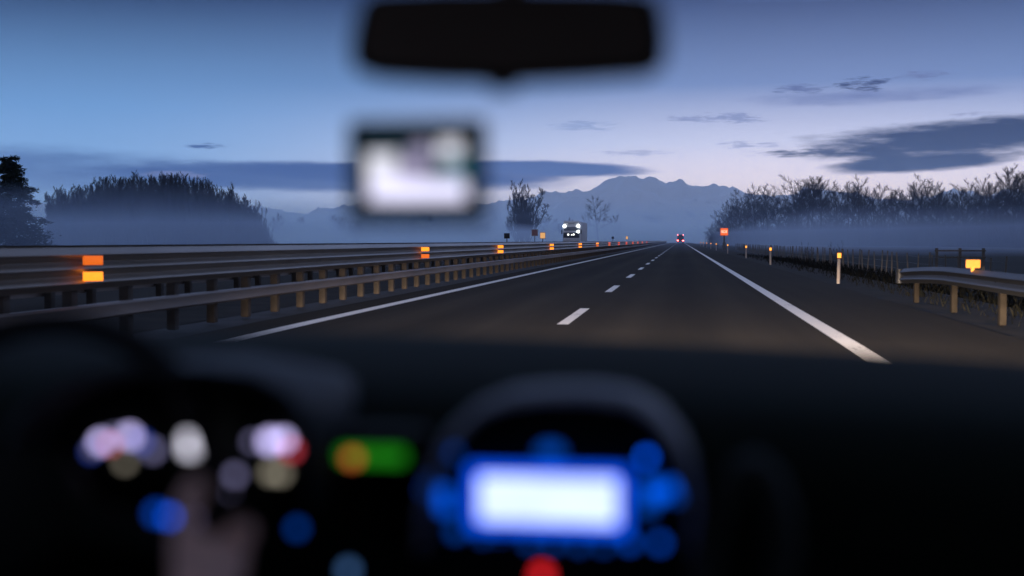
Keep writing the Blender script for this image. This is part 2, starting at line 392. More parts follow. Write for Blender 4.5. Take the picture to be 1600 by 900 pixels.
# ------------------------------------------------------------------ air
def air(name, lo, hi, m):
    b = MB(); c = [(lo[i]+hi[i])/2 for i in range(3)]; d = [hi[i]-lo[i] for i in range(3)]
    b.box(c, d); return tag(b.build(name, m, smooth=False), kind='stuff')
air('haze', (-15000, -500, -41), (15000, 15500, 540), volume('haze_air', (.66, .90, 1.25), .00006, .8))
fog = lambda n, d: volume(n, (.82, .93, 1.18), d, .8)
air('ground_fog', (-1500, 60, -1.2), (-26, 640, 4.2), fog('field_fog_air', .0056))
air('ground_fog', (14, 140, -1.25), (1500, 640, 5.0), fog('meadow_fog_air', .0030))
air('thin_fog', (-1500, 110, -1.3), (1500, 4500, 9.5), fog('thin_fog_air', .0005))
air('far_fog', (-2500, 640, -1.35), (2500, 4600, 12.0), fog('far_fog_air', .0075))
air('valley_mist', (-9000, 3000, -1.4), (9000, 5100, 105), fog('valley_mist_air', .00042))

# ------------------------------------------------------------------ guard rails
def wave_prof(z0, z1, waves, depth):
    p = []; n = waves*8
    for i in range(n+1):
        t = i/n; p.append(Vector((depth*.5*(1-math.cos(t*waves*2*math.pi)), 0, z0+(z1-z0)*t)))
    return p
def thick(prof, th):
    return prof + [Vector((q.x-th, 0, q.z)) for q in reversed(prof)]
def reflector_mb(w, h, two=True):
    b = MB(); b.box((0, 0, 0), (w, .02, h), bev=.006); return b
def post_mb(h, w=.13, d=.10):
    b = MB(); t = .012
    b.box((0, 0, h/2), (d, t, h)); b.box((d/2-t/2, w/2, h/2), (t, w-t, h)); b.box((-d/2+t/2, w/2, h/2), (t, w-t, h))
    return b
# shared post mesh: a C section
def guard_rail(label, X, sgn, y0, y1, post_step, refl, n_single=100, far=False):
    root = empty('guard_rail', (X, y0, 0))
    tag(root, label, 'guard rail')
    ys = [0]; 
    while ys[-1] < y1-y0: ys.append(min(y1-y0, ys[-1]+4.0+ys[-1]*.03))
    path = [Vector((0, y, 0)) for y in ys]
    b = MB(); b.sweep(thick([Vector((sgn*(q.x+.13), 0, q.z)) for q in wave_prof(.665, 1.15, 3, .085)], .006*sgn), path, closed=True)
    b.build('beam', M['steel'], root)
    b = MB(); b.sweep([Vector((sgn*x, 0, z)) for x, z in ((.10, .31), (.19, .31), (.21, .335), (.20, .40), (.21, .465), (.19, .49), (.10, .49))], path, closed=True)
    b.build('lower_rail', M['railsteel'], root)
    n = int((y1-y0)/post_step); first = None
    rest = MB()
    for k in range(n):
        y = k*post_step+.4
        if k < n_single:
            if first is None:
                p = MB(); h = 1.12
                p.box((0, -.0, h/2), (.13, .16, h), bev=.02); p.box((sgn*.085, 0, .40), (.04, .10, .12)); p.box((sgn*.098, 0, .9), (.06, .10, .12))
                first = p.build('post', M['steelpost'], root); o = first
            else:
                o = first.copy(); col.objects.link(o); o.parent = root; kids[root.name].append(o)
            o.location = (0, y, 0)
        else:
            rest.box((0, y, .56), (.13, .16, 1.12))
    if rest.v: tag(rest.build('post', M['steelpost'], root, smooth=False), kind='stuff')
    # reflectors clipped in the two grooves of the beam, facing the oncoming driver
    fr = None
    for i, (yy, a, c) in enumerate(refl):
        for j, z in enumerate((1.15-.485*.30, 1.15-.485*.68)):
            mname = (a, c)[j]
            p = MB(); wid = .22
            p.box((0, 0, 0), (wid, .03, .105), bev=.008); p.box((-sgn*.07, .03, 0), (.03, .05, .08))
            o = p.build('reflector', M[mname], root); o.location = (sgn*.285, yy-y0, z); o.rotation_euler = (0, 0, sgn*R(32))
    return root
def along(px, X): return X/at(px, 376, 1.0).x
RF = ['reflector', 'reflector_dim', 'reflector_red']
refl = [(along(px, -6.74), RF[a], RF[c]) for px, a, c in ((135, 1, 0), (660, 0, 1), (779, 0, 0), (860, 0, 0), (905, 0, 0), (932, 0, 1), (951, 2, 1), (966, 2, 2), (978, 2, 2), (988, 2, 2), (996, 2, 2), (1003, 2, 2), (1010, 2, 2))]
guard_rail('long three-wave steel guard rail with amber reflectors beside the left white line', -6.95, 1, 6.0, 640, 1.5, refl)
guard_rail('far steel guard rail of the median, behind the long rail by the left line', -10.3, -1, 6.0, 640, 1.5, [], 60)

# short two-wave rail on the right
root = empty('guard_rail', (4.75, 0, 0)); tag(root, 'short two-wave guard rail starting on the right verge beside the right white line', 'guard rail')
b = MB(); prof = thick([Vector((-(q.x+.10), 0, q.z)) for q in wave_prof(.46, .77, 2, .08)], -.005)
ys = [6+.75*i for i in range(30)]
path = [Vector((0, y, -.14*max(0, (y-23)/5)**1.5)) for y in ys if y <= 28]
b.sweep(prof, path, closed=True); b.build('beam', M['oldsteel'], root)
b = MB(); b.tube([(-.14, 28.0, .33), (-.14, 28.0, .63)], .075, 12); b.build('end_cap', M['oldsteel'], root)
for y in (8.8, 12.3, 16.2, 19.8, 23.2, 26.8):
    p = MB(); p.box((0, y, .33), (.10, .15, .72), bev=.015); p.box((-.07, y, .58), (.07, .10, .1)); p.build('post', M['oldpost'], root)
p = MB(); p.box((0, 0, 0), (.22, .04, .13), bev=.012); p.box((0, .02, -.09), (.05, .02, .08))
o = p.build('reflector', M['reflector_yellow_glow'], root); o.location = (-.12, 21.2, .86)

# ------------------------------------------------------------------ delineator posts on the right
def delineator(x, y, label, s=1.0, tilt=0.0):
    r = empty('delineator_post', (x, y, -.09)); tag(r, label, 'delineator', 'delineator posts along the right verge'); r.rotation_euler = (0, tilt, 0)
    h = .98
    p = MB(); p.tube([(0, 0, 0), (0, 0, h*.8)], [.058, .055], 12, flat=.8); p.build('shaft', M['postwhite'], r)
    p = MB(); p.box((0, 0, h-.10), (.15, .10, .21), bev=.02); p.build('cap', M['black'], r)
    p = MB(); p.box((0, -.053, h-.10), (.115, .016, .15), bev=.006); p.build('reflector', M['reflector_yellow_glow'], r)
dl = [(39, 'white delineator post with yellow reflector, nearest one before the dark wire fence', .02), (68, 'white delineator post second along the right verge, its yellow reflector lit', 0),
      (93, 'white delineator post third along the right verge, thin pale shaft', 0), (129, 'small white delineator post beside the SOS sign', 0), (170, 'tiny delineator post just past the SOS sign, its round yellow reflector lit', 0),
      (200, 'tiny delineator post second past the SOS sign, yellow reflector', 0), (232, 'tiny delineator post third past the SOS sign, yellow reflector', 0), (265, 'tiny delineator post fourth past the SOS sign, yellow reflector', 0), (300, 'tiny far delineator post nearest the end of the right white line', 0)]
for y, lab, ti in dl: delineator(4.66, y, lab, tilt=ti)

# ------------------------------------------------------------------ SOS sign
def text_mesh(name, s, size, m, parent, loc, rot):
    cu = bpy.data.curves.new(name, 'FONT'); cu.body = s; cu.size = size; cu.align_x = 'CENTER'; cu.align_y = 'CENTER'; cu.extrude = .004; cu.offset = .012
    to = bpy.data.objects.new(name+'_src', cu); col.objects.link(to)
    dg = bpy.context.evaluated_depsgraph_get(); me = bpy.data.meshes.new_from_object(to.evaluated_get(dg))
    bpy.data.objects.remove(to); me.materials.clear(); me.materials.append(m)
    o = bpy.data.objects.new(name, me); col.objects.link(o); o.parent = parent; o.location = loc; o.rotation_euler = rot
    kids.setdefault(parent.name, []).append(o); return o
r = empty('emergency_sign', (5.75, 172, -.1)); tag(r, 'small orange lit SOS sign on a dark post at the right roadside', 'sign')
p = MB(); p.box((0, .08, 1.1), (.22, .12, 2.2), bev=.02); p.box((0, .05, .55), (.42, .34, 1.1), bev=.04); p.build('post', M['dullsteel'], r)
p = MB(); p.box((0, 0, 2.5), (1.04, .12, 1.0), bev=.05); p.build('frame', glow('orange_frame', (1, .12, .03), .55), r)
p = MB(); p.box((0, -.063, 2.5), (.92, .02, .88), bev=.008); p.build('panel', glow('orange_panel', (1, .16, .035), .95, (.4, .1, .03)), r)
text_mesh('lettering', 'SOS', .46, glow('sign_white', (1, .72, .5), 1.2), r, (0, -.080, 2.5), (R(90), 0, 0))

# ------------------------------------------------------------------ median signs
def plate_sign(label, px, py, Y, w, h, face, post_col='dullsteel', edge=None, emit=False):
    P = at(px, py, Y); r = empty('marker_sign', (P.x, Y, -.05)); tag(r, label, 'sign')
    z = P.z+.05
    p = MB(); p.tube([(0, .02, 0), (0, .02, z)], .03, 8); p.build('post', M[post_col], r)
    p = MB(); p.box((0, 0, z), (w, .02, h), bev=.006); p.build('plate', M[edge or 'black'], r)
    if face:
        p = MB(); p.box((0, -.013, z), (w*.86, .006, h*.86)); p.build('sign_face', face, r)
pinkm = mat('faded_red_sign', (.34, .17, .17), .5, .2, 6); whitey = glow('reflective_marker_glow', (1, .5, .16), .7, (.5, .35, .2))  # marker emission imitates headlight returned by a reflective plate
plate_sign('small square black sign standing above the median guard rail', 792, 368.5, 75, .34, .31, None)
plate_sign('faded red and pale square sign on a post left of the oncoming truck', 835.5, 363.5, 120, .60, .62, pinkm, edge='postwhite')
plate_sign('small glowing cream and amber marker sign left of the oncoming truck', 848, 368, 95, .42, .48, whitey, edge='postwhite')
plate_sign('tiny dark sign above the median rail, right of the oncoming truck', 957.5, 371.5, 160, .30, .30, None)
plate_sign('tiny pale lit marker above the rail, farthest right of the oncoming truck', 979.5, 371.5, 170, .30, .42, whitey, edge='postwhite')

# ------------------------------------------------------------------ fence on the right
root = empty('wire_fence', (9.6, 40, -.5)); tag(root, 'long wire fence on thin pale stakes along the dark field at right', 'fence')
random.seed(5); n = 0; wire = MB(); tops = []
stake = None
y = 0.0
while y < 190 and n < 96:
    if stake is None:
        p = MB(); p.tube([(0, 0, -.1), (0, 0, 1.25)], [.035, .028], 6); stake = p.build('stake', M['wood'], root); o = stake
    else:
        o = stake.copy(); col.objects.link(o); o.parent = root
    o.location = (random.uniform(-.08, .08), y, random.uniform(-.06, .04)); o.rotation_euler = (random.uniform(-.05, .05), random.uniform(-.07, .07), 0); n += 1
    y += random.uniform(1.6, 2.3)
for z in (.2, .5, .8, 1.08):
    wire.tube([(0, yy, z+.02*math.sin(yy*1.3)) for yy in [i*2 for i in range(96)]], .004, 3, cap=False)
wire.build('wire', M['dullsteel'], root)
# hurdle-like railing in the field
P = at(1500, 389, 62); root = empty('field_railing', (P.x, 62, -.5)); tag(root, 'dark three-post railing standing in the field behind the right guard rail', 'railing')
for x in (-1.05, 0, 1.05):
    p = MB(); p.box((x, 0, .68), (.13, .10, 1.4), bev=.015); p.build('post', M['wood'], root)
p = MB(); p.box((0, -.07, 1.26), (2.3, .05, .07)); p.box((0, -.07, .95), (2.3, .05, .06)); p.build('rail', M['wood'], root)

# ------------------------------------------------------------------ trees
def rot_about(v, axis, a): return Matrix.Rotation(a, 3, axis) @ v
def bare_tree_mesh(seed, H=13.0, spread=.5, up=.45, stems=1, nl=15, sub=9, tw=7, low=.22, thin=1.0, lim=.42):
    rnd = random.Random(seed); T, C = MB(), MB()
    def grow(p, d, ln, r, seg, wob, upk):
        pts = [p.copy()]; q = p.copy(); dd = d.copy()
        for i in range(seg):
            dd = (dd + Vector((rnd.gauss(0, wob), rnd.gauss(0, wob), rnd.gauss(0, wob)*.6+upk))).normalized()
            q = q + dd*(ln/seg); pts.append(q.copy())
        return pts
    def on(pts, t):
        i = min(int(t*(len(pts)-1)), len(pts)-2); f = t*(len(pts)-1)-i
        return pts[i].lerp(pts[i+1], f), (pts[i+1]-pts[i]).normalized()
    for s in range(stems):
        a = rnd.uniform(0, 6.28); lean = Vector((math.cos(a), math.sin(a), 0))*(.05 if stems == 1 else rnd.uniform(.1, .32)*spread*2)
        h = H*(1 if s == 0 else rnd.uniform(.7, .98))
        r0 = h*.016*(1 if stems == 1 else .6)
        main = grow(Vector((lean.x*.6, lean.y*.6, -.3)), (Vector((0, 0, 1))+lean).normalized(), h*.96, r0, 8, .05, .03)
        T.tube(main, [r0*(1-.92*i/8) for i in range(9)], 7)
        k = max(4, nl//(1 if stems == 1 else 2))
        for i in range(k):
            t = low + (1-low)*.97*(i+rnd.random()*.7)/k
            p, d0 = on(main, t); a = rnd.uniform(0, 6.28) if stems > 1 else i*2.4+rnd.uniform(-.5, .5)
            out = Vector((math.cos(a), math.sin(a), 0))
            d = (out*spread*1.5+Vector((0, 0, up+t*.5))).normalized()
            ln = h*lim*(1.05-.75*t)*rnd.uniform(.75, 1.2)
            r1 = r0*(1-.85*t)*.5
            lb = grow(p, d, ln, r1, 5, .08, up*.12); T.tube(lb, [r1*(1-.85*j/5) for j in range(6)], 4, cap=False)
            for j in range(sub):
                t2 = .2+.8*(j+rnd.random())/sub; p2, d2 = on(lb, min(t2, .99))
                ax = Vector((rnd.gauss(0, 1), rnd.gauss(0, 1), rnd.gauss(0, 1))).normalized()
                dd = (rot_about(d2, ax, rnd.uniform(.4, .95))+Vector((0, 0, up*.4))).normalized()
                l2 = ln*rnd.uniform(.25, .48)*(1.15-.5*t2)
                sb = grow(p2, dd, l2, 0, 3, .08, up*.15); r2 = max(.014, r1*.34)*thin
                C.tube(sb, [r2, r2*.8, r2*.6, r2*.35], 3, cap=False)
                for q in range(tw):
                    t3 = .15+.85*rnd.random(); p3, d3 = on(sb, min(t3, .99))
                    ax = Vector((rnd.gauss(0, 1), rnd.gauss(0, 1), rnd.gauss(0, 1))).normalized()
                    d4 = (rot_about(d3, ax, rnd.uniform(.3, .9))+Vector((0, 0, up*.35))).normalized()
                    l3 = l2*rnd.uniform(.35, .8); r3 = .011*thin
                    e = grow(p3, d4, l3, 0, 2, .10, up*.1)
                    C.tube(e, [r3, r3*.8, r3*.4], 3, cap=False)
    return T, C
def tree_proto(name, T, C, crown_mat=None):
    r = empty(name); T.build('trunk', M['bark'], r); C.build('crown', crown_mat or M['twig'], r); return r
WOOD = [dict(H=14, spread=.62, up=.28, nl=15, sub=12, tw=10, low=.28, lim=.50), dict(H=13, spread=.5, up=.38, nl=14, sub=12, tw=10, low=.36, lim=.46), dict(H=12, spread=.75, up=.2, nl=13, sub=12, tw=10, low=.34, lim=.56),
        dict(H=13.5, spread=.45, up=.42, nl=15, sub=12, tw=10, low=.42, lim=.42), dict(H=12.5, spread=.6, up=.3, stems=3, nl=16, sub=12, tw=10, lim=.46)]
COPP = [dict(H=12, spread=.30, up=.75, stems=7, nl=16, sub=10, tw=12, low=.10, lim=.34, thin=.95), dict(H=11.5, spread=.34, up=.7, stems=8, nl=14, sub=10, tw=12, low=.08, lim=.36, thin=.95), dict(H=12.5, spread=.24, up=.85, stems=6, nl=18, sub=10, tw=12, low=.10, lim=.30, thin=.95)]
protos = {}
for i, k in enumerate(WOOD): protos['w%d' % i] = bare_tree_mesh(100+i, **k)
for i, k in enumerate(COPP): protos['c%d' % i] = bare_tree_mesh(200+i, **k)
made = {}
def tree(key, x, y, h, label, group=None, name='bare_tree', z=-.5):
    base = (WOOD if key[0] == 'w' else COPP)[int(key[1])]['H']
    if key not in made: r = made[key] = tree_proto(name, *protos[key])
    else: r = copy_tree(made[key])
    s = h/base; r.location = (x, y, z); r.scale = (s, s, s*random.uniform(.97, 1.03)); r.rotation_euler = (0, 0, random.uniform(0, 6.28))
    tag(r, label, 'tree')
    if group: r['group'] = group
    elif 'group' in r: del r['group']
    return r
random.seed(21)
# wood on the right: skyline given as (px, top py)
sky_r = [(1108,350),(1118,338),(1130,328),(1142,316),(1150,306),(1165,300),(1180,299),(1195,297),(1215,294),(1232,288),(1245,281),(1262,277),(1280,276),(1296,279),(1310,286),(1330,287),(1352,290),(1375,291),(1395,294),(1415,288),(1436,283),(1455,290),(1475,296),(1495,296),(1515,289),(1540,287),(1560,277),(1580,267),(1600,272),(1625,275),(1650,280),(1680,278)]
def lerp_tab(tab, x):
    for (a, u), (c, v) in zip(tab, tab[1:]):
        if a <= x <= c: return u+(v-u)*(x-a)/(c-a)
    return tab[0][1] if x < tab[0][0] else tab[-1][1]
GR = 'bare trees of the foggy wood on the right'
lab_r = 'bare dark tree in the foggy wood beyond the right field'
def depth_r(px): return 620-(px-1105)*.85 if px < 1300 else 455-(px-1300)*.45
for row in range(4):
    px = 1112.0
    while px < 1680:
        Y = max(230, depth_r(px)) + row*16 + random.uniform(-6, 6)
        top = lerp_tab(sky_r, px) + random.uniform(-5, 7) + row*5
        P = at(px, 376, Y); h = (376-top)/FPX*Y+1.23+.5
        if h > 3: tree('w%d' % random.randrange(5), P.x, Y, h, lab_r, GR)
        px += random.uniform(15, 27)*(1 if px > 1160 else .7)
# grove on the left
sky_l = [(72,300),(90,290),(110,283),(130,284),(150,276),(170,268),(200,266),(240,263),(280,263),(310,268),(330,276),(340,278),(355,288),(375,297),(395,310),(408,328),(416,345),(424,362)]
GL = 'trees of the dense rounded grove on the left'
lab_l = 'leafless bushy tree in the dense rounded grove behind the left guard rail'
for row in range(5):
    px = 84.0
    while px < 420:
        Y = 205 + row*6 + random.uniform(-3, 3)
        top = lerp_tab(sky_l, px) + random.uniform(-2, 6) + row*1.0
        P = at(px, 376, Y); h = (376-top)/FPX*Y+1.23+.6
        if h > 2.5: tree('c%d' % random.randrange(3), P.x, Y, h, lab_l, GL, 'bushy_tree', -.6)
        px += random.uniform(8, 15)
# single trees in the mist
def clump(px, Y, top, key, label, sx):
    P = at(px, 376, Y); r = tree(key, P.x, Y, (376-top)/FPX*Y+1.5, label, name='bushy_tree'); r.scale.x *= sx; r.scale.y *= sx
clump(815, 420, 276, 'c1', 'lone upright bare tree in mist, left of the oncoming truck', 1.15)
clump(807, 424, 280, 'c0', 'bare tree at the left side of the lone upright tree', 1.1)
clump(824, 428, 285, 'c2', 'smaller bare tree on the right of the lone upright tree', 1.5)
P = at(935, 376, 800); tree('w0', P.x, 800, (376-305)/FPX*800+1.5, 'pale bare tree almost lost in mist right of the oncoming truck')
GF = 'faint trees far off in the mist'
for i in range(34):
    px = random.choice([random.uniform(415, 560), random.uniform(730, 910), random.uniform(415, 1040)]); Y = random.uniform(650, 950)
    P = at(px, 376, Y); tree('w%d' % random.randrange(5), P.x, Y, (376-random.uniform(328, 346))/FPX*Y, 'faint bare tree on the far misty treeline between the grove and the road', GF)
# dark scrub filling the feet of the woods
def scrub(name, pts, seed):
    b = MB(); rnd = random.Random(seed)
    for (x, y, h, n) in pts:
        for k in range(n):
            a = rnd.uniform(0, 6.28); q = rnd.random()**.5*2.6; px_, py_ = x+math.cos(a)*q, y+math.sin(a)*q*.6
            hh = h*rnd.uniform(.5, 1.0)*(1-.1*q); lx, ly = rnd.gauss(0, .25), rnd.gauss(0, .25); w = rnd.uniform(.03, .07)
            b.add([(px_-w, py_, -.6), (px_+w, py_, -.6), (px_+lx*hh*.5+w*.7, py_+ly*hh*.5, hh*.6), (px_+lx*hh*.5-w*.7, py_+ly*hh*.5, hh*.6), (px_+lx*hh, py_+ly*hh, hh)], [(0, 1, 2, 3), (3, 2, 4)])
    return tag(b.build(name, M['twig'], smooth=False), kind='stuff')
pts = []
random.seed(31)
px = 1112
while px < 1680:
    Y = max(230, depth_r(px))+random.uniform(-4, 20); P = at(px, 376, Y); pts.append((P.x, Y, min(11, (376-lerp_tab(sky_r, px))/FPX*Y*.62), 70)); px += 3
scrub('wood_undergrowth', pts, 1)
pts = []
px = 84
while px < 416:
    Y = 205+random.uniform(-4, 14); P = at(px, 376, Y); pts.append((P.x, Y, (376-lerp_tab(sky_l, px))/FPX*Y*.5, 60)); px += 3
scrub('grove_undergrowth', pts, 2)
# evergreen at the left edge
def evergreen(seed, H):
    rnd = random.Random(seed); T, C = MB(), MB()
    T.tube([(0, 0, -.5), (.1, 0, H*.4), (.05, .1, H*.8), (0, 0, H*.99)], [H*.018, H*.014, H*.007, H*.002], 8)
    n = 64
    for i in range(n):
        t = .10+.88*i/n; a = i*2.399+rnd.uniform(-.4, .4); z = H*t
        ln = H*(.30*(1-t)**.75+.035)*rnd.uniform(.55, 1.2); out = Vector((math.cos(a), math.sin(a), 0))
        pts = []; 
        for j in range(6):
            s = j/5; pts.append(Vector((0, 0, z))+out*ln*s+Vector((0, 0, ln*(.28*s-.34*s*s)+rnd.gauss(0, .04))))
        T.tube(pts, [H*.0035*(1-.8*j/5) for j in range(6)], 4, cap=False)
        for j in range(int(34+ln*66)):
            s = rnd.uniform(.15, 1.05); k = min(int(s*5), 4); p = pts[k].lerp(pts[k+1], s*5-k)
            p = p + Vector((rnd.gauss(0, 1), rnd.gauss(0, 1), rnd.gauss(-.15, .6)))*(.10+.16*ln*(1-s*.4))*.8
            for q in range(4):
                d = (out*.6+Vector((rnd.gauss(0, .7), rnd.gauss(0, .7), rnd.gauss(.1, .5)))).normalized()*rnd.uniform(.12, .30)
                w = d.cross(Vector((rnd.random(), rnd.random(), rnd.random()))).normalized()*.05
                C.add([p-w, p+w, p+d], [(0, 1, 2)])
    return T, C
T, C = evergreen(4, 9.0)
P = at(16, 376, 105); r = tree_proto('evergreen_tree', T, C, M['needle']); r.location = (P.x, 105, -.6); r.scale = (1.22, 1.1, 1.03)
tag(r, 'tall ragged evergreen tree at the left edge, before the grove', 'tree')
T, C = evergreen(9, 7.0)
P = at(-42, 376, 112); r = tree_proto('evergreen_tree', T, C, M['needle']); r.location = (P.x, 112, -.6)
tag(r, 'lower evergreen tree partly cut off by the left edge of the view', 'tree')
# dry shrubs by the fence
def shrub(px, top, Y, label, seed):
    T, C = bare_tree_mesh(seed, H=2.0, spread=.5, up=.6, stems=5, nl=8, sub=4, tw=3, low=.2, thin=.35)
    P = at(px, 376, Y); r = tree_proto('dry_shrub', T, C); h = (376-top)/FPX*Y+1.7; r.location = (P.x, Y, -.5); r.scale = (h/2,)*3; tag(r, label, 'shrub')
shrub(1264, 368, 84, 'thin dry shrub beyond the fence, between the second and first delineator posts', 301)
shrub(1306, 366, 84, 'thin dry shrub beyond the fence, right above the nearest delineator post', 302)

# ------------------------------------------------------------------ trucks
TW = mat('truck_white', (.86, .86, .87), .4, .04, 2, coat=.3); TD = mat('truck_dark', (.05, .052, .058), .4, .2, 5); TG = mat('truck_glass', (.03, .04, .05), .08, .2, 3)
TR = mat('tyre_rubber', (.015, .015, .015), .85, .2, 10); TT = mat('trailer_sheet', (.55, .54, .54), .6, .12, .8)
HL = glow('white_headlamp', (.92, 1, 1), 9.0); HLs = glow('small_headlamp', (.95, .96, .9), 2.0); RED = glow('red_tail_lamp', (1, .06, .05), 34); PINK = glow('top_marker_lamp', (1, .20, .24), 12); AMB = glow('side_marker_lamp', (1, .5, .2), .8)
r = empty('truck', (-15.4, 182, -.01)); tag(r, 'white oncoming truck with bright headlamps on the far carriageway', 'truck')
# faces -Y
p = MB(); p.box((0, 1.1, 2.5), (2.46, 2.2, 2.6), bev=.12); p.box((0, 1.15, .85), (2.46, 2.1, .75), bev=.08); p.build('cab', TW, r)
p = MB(); p.box((0, -.02, 2.93), (2.1, .05, .52), bev=.02); p.build('windscreen', mat('sky_pale_truck_glass', (.20, .22, .26), .15, .2, 3), r)  # pale colour imitates sky reflected in the windscreen
p = MB(); p.box((0, -.03, 2.02), (2.3, .06, .74), bev=.03)
for k_ in range(4): p.box((0, -.07, 1.78+.16*k_), (2.0, .03, .05))
p.build('grille', TD, r)
p = MB(); p.box((0, -.08, .58), (2.44, .22, .36), bev=.06); p.build('bumper', TD, r)
p = MB(); p.box((0, .5, 3.86), (2.2, 1.3, .34), bev=.1); p.build('roof_deflector', TW, r)
for x, z, mname, sz in ((-1.0, 3.28, HL, .20), (1.0, 3.30, HL, .21), (.98, 2.52, HL, .18), (-.45, 2.10, HLs, .15), (.34, 2.12, HLs, .14), (.05, 2.06, HLs, .10)):
    p = MB(); p.disc((x, -.06, z), (0, -1, 0), sz, .06, 16); p.build('headlamp', mname, r)
for s in (-1, 1):
    p = MB(); p.box((s*1.38, .12, 2.5), (.16, .2, .62), bev=.05); p.tube([(s*1.2, .12, 2.8), (s*1.38, .12, 2.8)], .03, 6); p.build('wing_mirror', TD, r)
    for y in (1.2, 5.2, 10.2, 11.4, 12.6):
        p = MB(); p.tube([(s*.92, y, .5), (s*1.2, y, .5)], .5, 20); p.tube([(s*1.19, y, .5), (s*1.215, y, .5)], .28, 16, m=1); p.build('wheel', [TR, TW], r)
p = MB(); p.box((0, 8.2, 2.55), (2.5, 11.4, 2.75), bev=.03)
for i in range(12): p.box((1.255, 3.1+.95*i, 2.55), (.012, .08, 2.6)); p.box((-1.255, 3.1+.95*i, 2.55), (.012, .08, 2.6))
p.box((0, 8.2, 1.0), (1.0, 11.6, .25)); p.build('trailer', TT, r)
p = MB(); p.tube([(-1.1, .2, 4.02), (1.1, .2, 4.02)], .04, 8); p.build('roof_bar', TD, r)
# truck ahead
r = empty('truck', (.02, 500, -.01)); tag(r, 'distant truck ahead in our lane with red tail lamps lit', 'truck')
p = MB(); p.box((0, 5, 2.35), (2.5, 10, 2.6), bev=.04); p.box((0, 5, .95), (1.2, 10, .3)); p.build('trailer', mat('dark_trailer', (.05, .055, .07), .6, .2, 1), r)
for s in (-1, 1):
    p = MB(); p.box((s*.62, -.02, 2.35), (1.16, .05, 2.4), bev=.02); p.tube([(s*.12, -.07, 1.2), (s*.12, -.07, 3.4)], .02, 6); p.build('rear_door', TD, r)
    p = MB(); p.box((s*.98, -.05, 1.28), (.50, .08, .34), bev=.03); p.build('tail_lamp', RED, r)
    p = MB(); p.box((s*1.05, -.05, 3.45), (.26, .08, .26), bev=.03); p.build('marker_lamp', PINK, r)
    for y in (1.5, 2.8, 8.8):
        p = MB(); p.tube([(s*.85, y, .5), (s*1.2, y, .5)], .5, 18); p.build('wheel', TR, r)
p = MB(); p.box((0, .05, .6), (2.3, .12, .14), bev=.02); p.build('underrun_bar', TD, r)

# ------------------------------------------------------------------ our car
PL = mat('dash_plastic', (.0050, .0085, .0066), .85, .15, 60, bump=.05, spec=.04); PD = mat('dark_trim', (.0045, .0065, .005), .6, .15, 40, spec=.08)
PG = mat('grey_satin_trim', (.065, .07, .078), .5, .1, 30, spec=.25); LIN = mat('headliner_cloth', (.018, .017, .016), .9, .2, 80)
PAINT = mat('dark_car_paint', (.02, .022, .028), .3, .1, 3, coat=.6); SEATM = mat('seat_cloth', (.02, .02, .024), .9, .3, 90)
CX = -.12; HW = .92
car = empty('car', (CX, 1.0, 0)); tag(car, 'dark car cabin around the viewer, with glowing dashboard, steering wheel and mirror', 'car')
IC = Matrix.Translation((-CX, -1.0, 0))
def cpart(mb, name, m, parent=None, **k):
    off = Vector((CX, 1.0, 0)) 
    mb.v = [(v[0]-off.x, v[1]-off.y, v[2]-off.z) for v in mb.v]
    return mb.build(name, m, parent or car, **k)
# dashboard: profile across the car, a little higher left of the middle
def dash_top(x):           # height of the far edge under the windscreen
    return 1.093 - .020*((x-CX)/.8) - .018*abs((x-CX)/.8)**2.5
b = MB(); nx = 40
prof = [(1.86, -.30), (1.84, -.012), (1.76, 0), (1.60, -.002), (1.40, -.010), (1.27, -.024), (1.21, -.048), (1.18, -.085), (1.17, -.16), (1.19, -.26), (1.28, -.34), (1.32, -.62)]
for i in range(nx+1):
    x = CX-HW+.02+(2*HW-.04)*i/nx; bow = .06*(1-((x-CX)/HW)**2)
    for (y, dz_) in prof: b.v.append((x, y+(bow-.06 if y > 1.5 else 0), dash_top(x)+dz_))
n = len(prof)
for i in range(nx):
    for j in range(n-1): b.f.append((i*n+j, (i+1)*n+j, (i+1)*n+j+1, i*n+j+1)); b.m.append(0)
dash = cpart(b, 'dashboard', PL, angle=60)
# green clock display let into the dash
def quad_panel(name, px0, py0, px1, py1, Y, m, parent, depth=.012, bev=.004):
    a, c = at(px0, py0, Y), at(px1, py1, Y); b = MB(); b.box(((a.x+c.x)/2, Y+depth/2, (a.z+c.z)/2), (abs(c.x-a.x), depth, abs(c.z-a.z)), bev=bev)
    return cpart(b, name, m, parent)
def dot(name, px, py, Y, rpx, m, parent, sx=1.0):
    c = at(px, py, Y); b = MB(); b.disc((0, 0, 0), (0, -1, 0), rpx/FPX*Y, .004, 18)
    b.v = [(v[0]*sx+c.x, v[1]+c.y, v[2]+c.z) for v in b.v]; return cpart(b, name, m, parent)
quad_panel('clock_housing', 500, 672, 662, 756, 1.150, PD, dash, .04, .008)
quad_panel('clock_display', 528, 701, 632, 726, 1.145, glow('green_lcd', (.012, .21, .008), 1.0), dash)
dot('indicator_light', 551, 716, 1.138, 9, glow('orange_icon', (1, .18, .05), 1.1), dash)
